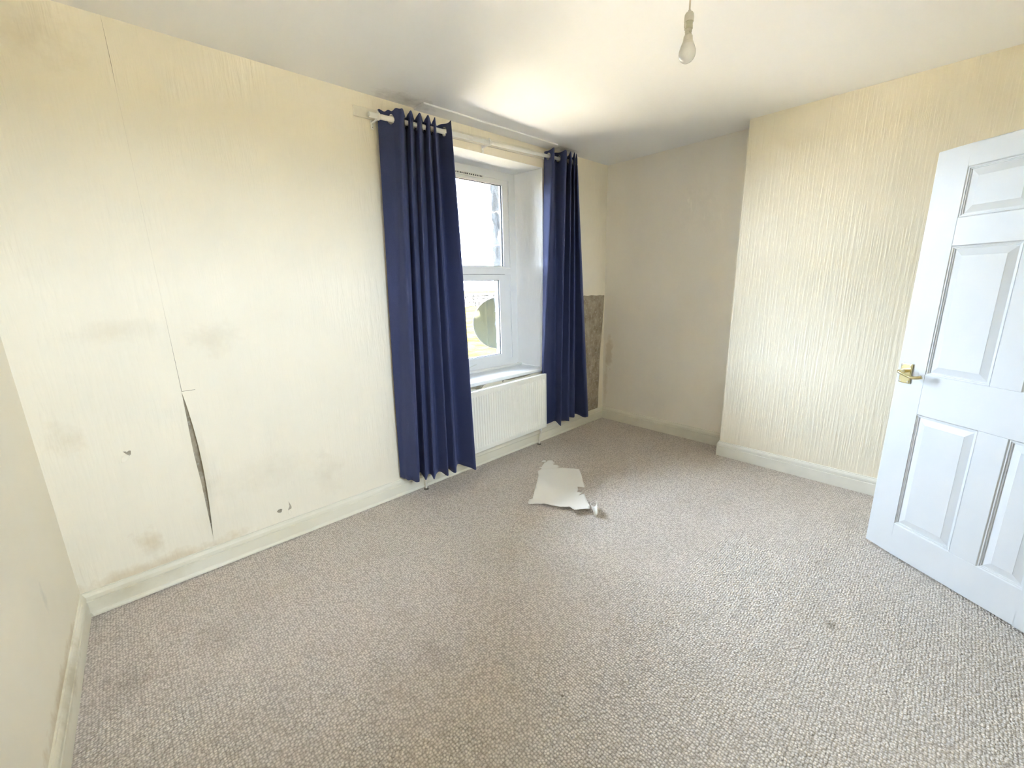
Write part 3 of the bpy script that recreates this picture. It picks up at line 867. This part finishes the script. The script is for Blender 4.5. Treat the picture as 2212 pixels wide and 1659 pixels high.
# ------------------------------------------------------------------ things on the sill
bt = empty('blind_tube', (2.43, 2.79, 0.73))
tag(bt, 'white roller blind tube lying along the window sill', 'blind tube')
ZS = WZ0 + 0.024
obj('tube', tube([(2.12, 2.812, ZS + .002), (2.715, 2.790, ZS)], 0.0125, 16), 'white_plastic', bt, smooth=40)
obj('end_cap', lathe([(0.006, 0.026), (0.0155, 0.025), (0.0165, 0.020), (0.0165, 0.0), (0.0125, -0.002)], (2.12, 2.812, ZS + .002), 18, (-1, 0.037, 0)), 'white_plastic', bt, smooth=40)
obj('end_pin', lathe([(0, 0.030), (0.0055, 0.0295), (0.0055, 0.020)], (2.12, 2.812, ZS + .002), 14, (-1, 0.037, 0)), 'grey_steel', bt, smooth=40)
cp = [(1.86, YF - .010, WZ0 + .05), (1.95, YF - .012, WZ0 + .064), (2.04, YF - .014, WZ0 + .062), (2.11, YF - .012, WZ0 + .052), (2.17, YF - .010, WZ0 + .060), (2.24, YF - .008, WZ0 + .072)]
cs = [Vector((0, 0, 0))] * 0
for i in range(len(cp) - 1):
    P_ = [Vector(cp[max(i - 1, 0)]), Vector(cp[i]), Vector(cp[i + 1]), Vector(cp[min(i + 2, len(cp) - 1)])]
    for k in range(5): cs.append(cubic(*P_, k / 5))
cs.append(Vector(cp[-1]))
tag(obj('cable', tube(cs, 0.0042, 8), 'white_plastic', smooth=60), 'thin white cable trailing across the bottom of the window frame', 'cable')

# ------------------------------------------------------------------ torn wallpaper on the carpet
sheet = [(2.229, 2.125), (2.275, 2.13), (2.348, 2.081), (2.394, 2.046), (2.44, 1.985), (2.487, 1.914), (2.41, 1.83), (2.337, 1.76), (2.284, 1.704), (2.262, 1.693), (2.255, 1.711), (2.241, 1.737), (2.209, 1.707),
         (2.171, 1.686), (2.199, 1.663), (2.18, 1.653), (2.136, 1.65), (2.19, 1.637), (2.131, 1.573), (2.066, 1.499), (2.02, 1.466), (1.975, 1.50), (1.93, 1.518), (1.945, 1.55), (1.964, 1.587), (1.93, 1.605), (1.912, 1.629), (1.898, 1.684),
         (1.887, 1.742), (1.868, 1.752), (1.851, 1.773), (1.805, 1.809), (1.821, 1.834), (1.863, 1.861), (1.881, 1.849), (2.012, 1.946), (2.10, 2.01), (2.179, 2.072)]
def lift(x, y):
    t = (1.93 - (0.6808 * x + 0.7325 * y) + 0.87)        # metres towards the camera from the sheet's middle
    near = 2.64 - (0.68 * x + 0.7325 * y)
    v = max(0.0, near) / 0.22
    return 0.0055 + 0.028 * min(1.2, v) ** 1.6 + 0.003 * math.sin(17 * x + 9 * y) * min(1, v + .3)
ps = obj('torn_wallpaper', cdt_sheet(sheet, lambda x, y: (x, y, lift(x, y)), 0.025), 'paper_scrap', smooth=180, solidify=0.0015)
tag(ps, 'large torn sheet of cream wallpaper lying on the carpet', 'wallpaper scrap', 'torn wallpaper scraps on the carpet')
flake = [(2.264, 2.125), (2.29, 2.14), (2.285, 2.165), (2.315, 2.161), (2.345, 2.18), (2.38, 2.193), (2.412, 2.196), (2.44, 2.205), (2.466, 2.185), (2.455, 2.16), (2.439, 2.131), (2.425, 2.14), (2.413, 2.122), (2.43, 2.10), (2.421, 2.064), (2.40, 2.07), (2.384, 2.03), (2.322, 2.07)]
pf = obj('torn_wallpaper', cdt_sheet(flake, lambda x, y: (x, y, 0.0022 + 0.06 * max(0.0, y - 2.13)), 0.018), 'paper_scrap', smooth=180, solidify=0.0012)
tag(pf, 'small ragged scrap of wallpaper tucked behind the large torn sheet', 'wallpaper scrap', 'torn wallpaper scraps on the carpet')
dot = [(2.408 + 0.020 * math.cos(a) * (1 + .2 * math.sin(3 * a)), 2.222 + 0.016 * math.sin(a)) for a in [i * 2 * math.pi / 14 for i in range(14)]]
pdot = obj('torn_wallpaper', cdt_sheet(dot, lambda x, y: (x, y, 0.004 + 0.3 * ((x - 2.408) ** 2 + (y - 2.222) ** 2) * 10), 0.010), 'paper_scrap', smooth=180, solidify=0.0015)
tag(pdot, 'tiny round crumb of wallpaper farthest back on the carpet', 'wallpaper scrap', 'torn wallpaper scraps on the carpet')
# the folded V-shaped curl beside the sheet
bm = NB()
prof = [(-0.024, 0.040), (-0.020, 0.026), (-0.012, 0.009), (0.0, 0.003), (0.010, 0.010), (0.016, 0.028), (0.017, 0.050), (0.014, 0.062)]
ax = Vector((0.55, 0.50, 0)).normalized(); sd = Vector((ax.y, -ax.x, 0))
G = []
for j in range(7):
    t = j / 6; c0 = Vector((2.005, 1.405, 0)) + ax * (0.115 * t)
    G.append([bm.verts.new(c0 + sd * (u * (0.6 + .5 * t)) + Vector((0, 0, 0.002 + h * (0.25 + .75 * math.sin(math.pi * (0.15 + 0.6 * t)))))) for u, h in prof])
for A, B in zip(G, G[1:]):
    for k in range(len(prof) - 1): bm.faces.new((A[k], A[k + 1], B[k + 1], B[k]))
tag(obj('torn_wallpaper', bm, 'paper_scrap', smooth=180, solidify=0.0015), 'curled sliver of wallpaper at the near corner of the large torn sheet', 'wallpaper scrap', 'torn wallpaper scraps on the carpet')

# ------------------------------------------------------------------ pendant lamp
LX, LY = 1.62, 0.797
ZB = 2.199
pend = empty('pendant_lamp', (LX, LY, ZB))
tag(pend, 'bare white bulb in a broken lampholder hanging from the ceiling', 'pendant lamp')
axis = Vector((0.012, 0.01, 1)).normalized()
def at(h): return Vector((LX, LY, ZB)) + axis * h
obj('bulb', lathe([(0, 0), (0.008, 0.0012), (0.016, 0.005), (0.0225, 0.0115), (0.0268, 0.020), (0.0283, 0.029), (0.0275, 0.038), (0.0250, 0.046), (0.0222, 0.0535), (0.0215, 0.0550)], (LX, LY, ZB), 36, axis), 'opal_bulb', pend, smooth=180)
nk = obj('bulb_neck', lathe([(0.0217, 0.0548), (0.0195, 0.061), (0.0172, 0.066), (0.0166, 0.0665), (0.0158, 0.073), (0.0148, 0.082), (0.0125, 0.0845), (0.0, 0.0846)], (LX, LY, ZB), 32, axis), 'holder_plastic', pend, smooth=30)
obj('bulb_cap', lathe([(0.0108, 0.0845), (0.0115, 0.088), (0.0105, 0.0895), (0.0105, 0.094), (0.0118, 0.0955), (0.0118, 0.098), (0.0105, 0.099), (0.0105, 0.108)], (LX, LY, ZB), 24, axis), 'lamp_metal', pend, smooth=30)
for s in (-1, 1):
    obj('bayonet_pin', lathe([(0, 0.0145), (0.002, 0.0142), (0.0022, 0.010)], at(0.092), 8, (s * 0.66, s * 0.75, 0)), 'lamp_metal', nk)
obj('holder_barrel', lathe([(0.0120, 0.1035), (0.0135, 0.104), (0.0135, 0.112), (0.0128, 0.113), (0.0128, 0.124), (0.0145, 0.125), (0.0145, 0.129)], (LX, LY, ZB), 28, axis), 'aged_plastic', pend, smooth=30)
bm = prism([(0, 0), (0.006, 0.001), (0.008, 0.012), (0.005, 0.020), (0.0, 0.014)], 'y', -0.0008, 0.0008)
bmesh.ops.transform(bm, matrix=Matrix.Translation(at(0.104)) @ Matrix.Rotation(-0.75, 4, 'Z') @ Matrix.Translation((-0.0185, -0.006, 0)), verts=bm.verts)
obj('holder_shard', bm, 'holder_plastic', pend)
hc = obj('holder_cap', lathe([(0.0150, 0.1245), (0.0158, 0.128), (0.0158, 0.139), (0.0148, 0.147), (0.0115, 0.1525), (0.0065, 0.1555), (0.0048, 0.1570), (0.0048, 0.160), (0.0, 0.160)], (LX, LY, ZB), 28, axis), 'holder_plastic', pend, smooth=40)
c0 = at(0.158)
obj('cord', tube([c0, c0 + Vector((0.002, 0.001, 0.06)), c0 + Vector((0.004, 0.003, 0.14)), Vector((c0.x + .005, c0.y + .004, H - 0.02))], 0.0030, 10), 'cord_cover', pend, smooth=180)
obj('ceiling_rose', lathe([(0.004, -0.045), (0.008, -0.043), (0.014, -0.030), (0.034, -0.022), (0.040, -0.010), (0.040, -0.001)], (c0.x + .005, c0.y + .004, H), 28), 'white_plastic', pend, smooth=40)

# ------------------------------------------------------------------ outdoors
GZ = -0.30
ground = obj('ground', bx(-60, 110, -80, 160, GZ - 0.3, GZ), 'meadow')
struct(ground, 'rough yellow-green grass outside the window')
for nm, ya, yb in (('added_paving', YO + .03, 6.6), ('added_paving', -8.0, YB - .2)):  # added paving, out of view, bounces daylight up into the room
    struct(obj(nm, bx(-6, 10, ya, yb, GZ - .05, GZ + 0.03, bev=0.01), 'paving'), 'unseen pale paving added outside the window to bounce daylight' if ya > 0 else 'unseen pale paving added behind the house to bounce daylight')
ow = obj('garden_wall', bx(-40, 90, 30.15, 30.55, GZ - 0.05, GZ + 1.0), 'outer_render')
tag(ow, 'low dry-stone wall across the grass outside', 'stone wall')
rng = random.Random(3)
big = NB()
def stone(bm, x0, x1, y0, y1, z0, z1, rng):
    n0 = len(bm.verts); 
    j = lambda a: rng.uniform(-a, a)
    vs = [bm.verts.new((x + j(.05), y + j(.04), z + j(.03))) for x in (x0, x1) for y in (y0, y1) for z in (z0, z1)]
    for q in ((0, 1, 3, 2), (4, 6, 7, 5), (0, 4, 5, 1), (2, 3, 7, 6), (0, 2, 6, 4), (1, 5, 7, 3)): bm.faces.new([vs[i] for i in q])
z = GZ
for ci, hh in enumerate((0.34, 0.30, 0.26, 0.22)):
    x = 2.0 + rng.uniform(0, .4)
    while x < 46:
        ln = rng.uniform(0.35, 0.8)
        if 18 < x < 30 and ci > 0:
            s = NB(); stone(s, x + .03, x + ln - .03, 30.02, 30.30, z + .02, z + hh - .02, rng); obj('stone', s, 'field_stone', ow)
        else:
            stone(big, x + .03, x + ln - .03, 30.02, 30.30, z + .02, z + hh - .02, rng)
        x += ln
    z += hh
so = obj('stones', big, 'field_stone', ow); so['kind'] = 'stuff'
# perforated satellite dish on the outer wall, right of the window
dish = empty('satellite_dish', (3.36, YO, 1.0))
tag(dish, 'grey-green perforated satellite dish outside the lower window pane', 'satellite dish')
dc = Vector((3.165, 3.62, 1.035)); dn = Vector((-0.50, -0.83, 0.12)).normalized()
prof = [(0.285 * i / 10, 0.085 * (i / 10) ** 2) for i in range(11)]
obj('reflector', lathe(prof, dc + dn * -0.05, 48, dn), 'dish_mesh', dish, smooth=180)
obj('rim', ring(dc + dn * 0.035, dn, 0.285, 0.006, 48, 8), 'dish_steel', dish, smooth=180)
obj('feed_arm', tube([dc + Vector((0.20, -0.10, -0.22)), dc + dn * 0.16 + Vector((0.22, -0.02, -0.16)), dc + dn * 0.25 + Vector((0.21, 0, 0.02))], 0.010, 10), 'dish_steel', dish, smooth=180)
obj('feed_horn', tube([dc + dn * 0.27 + Vector((0.205, 0, 0.03)), dc + dn * 0.18 + Vector((0.205, 0, 0.09))], [0.022, 0.032], 14), 'dish_steel', dish, smooth=60)
obj('wall_arm', tube([(3.36, YO + .003, 0.95), (3.36, 3.45, 0.95), dc - dn * 0.05], 0.016, 12), 'dish_steel', dish, smooth=60)
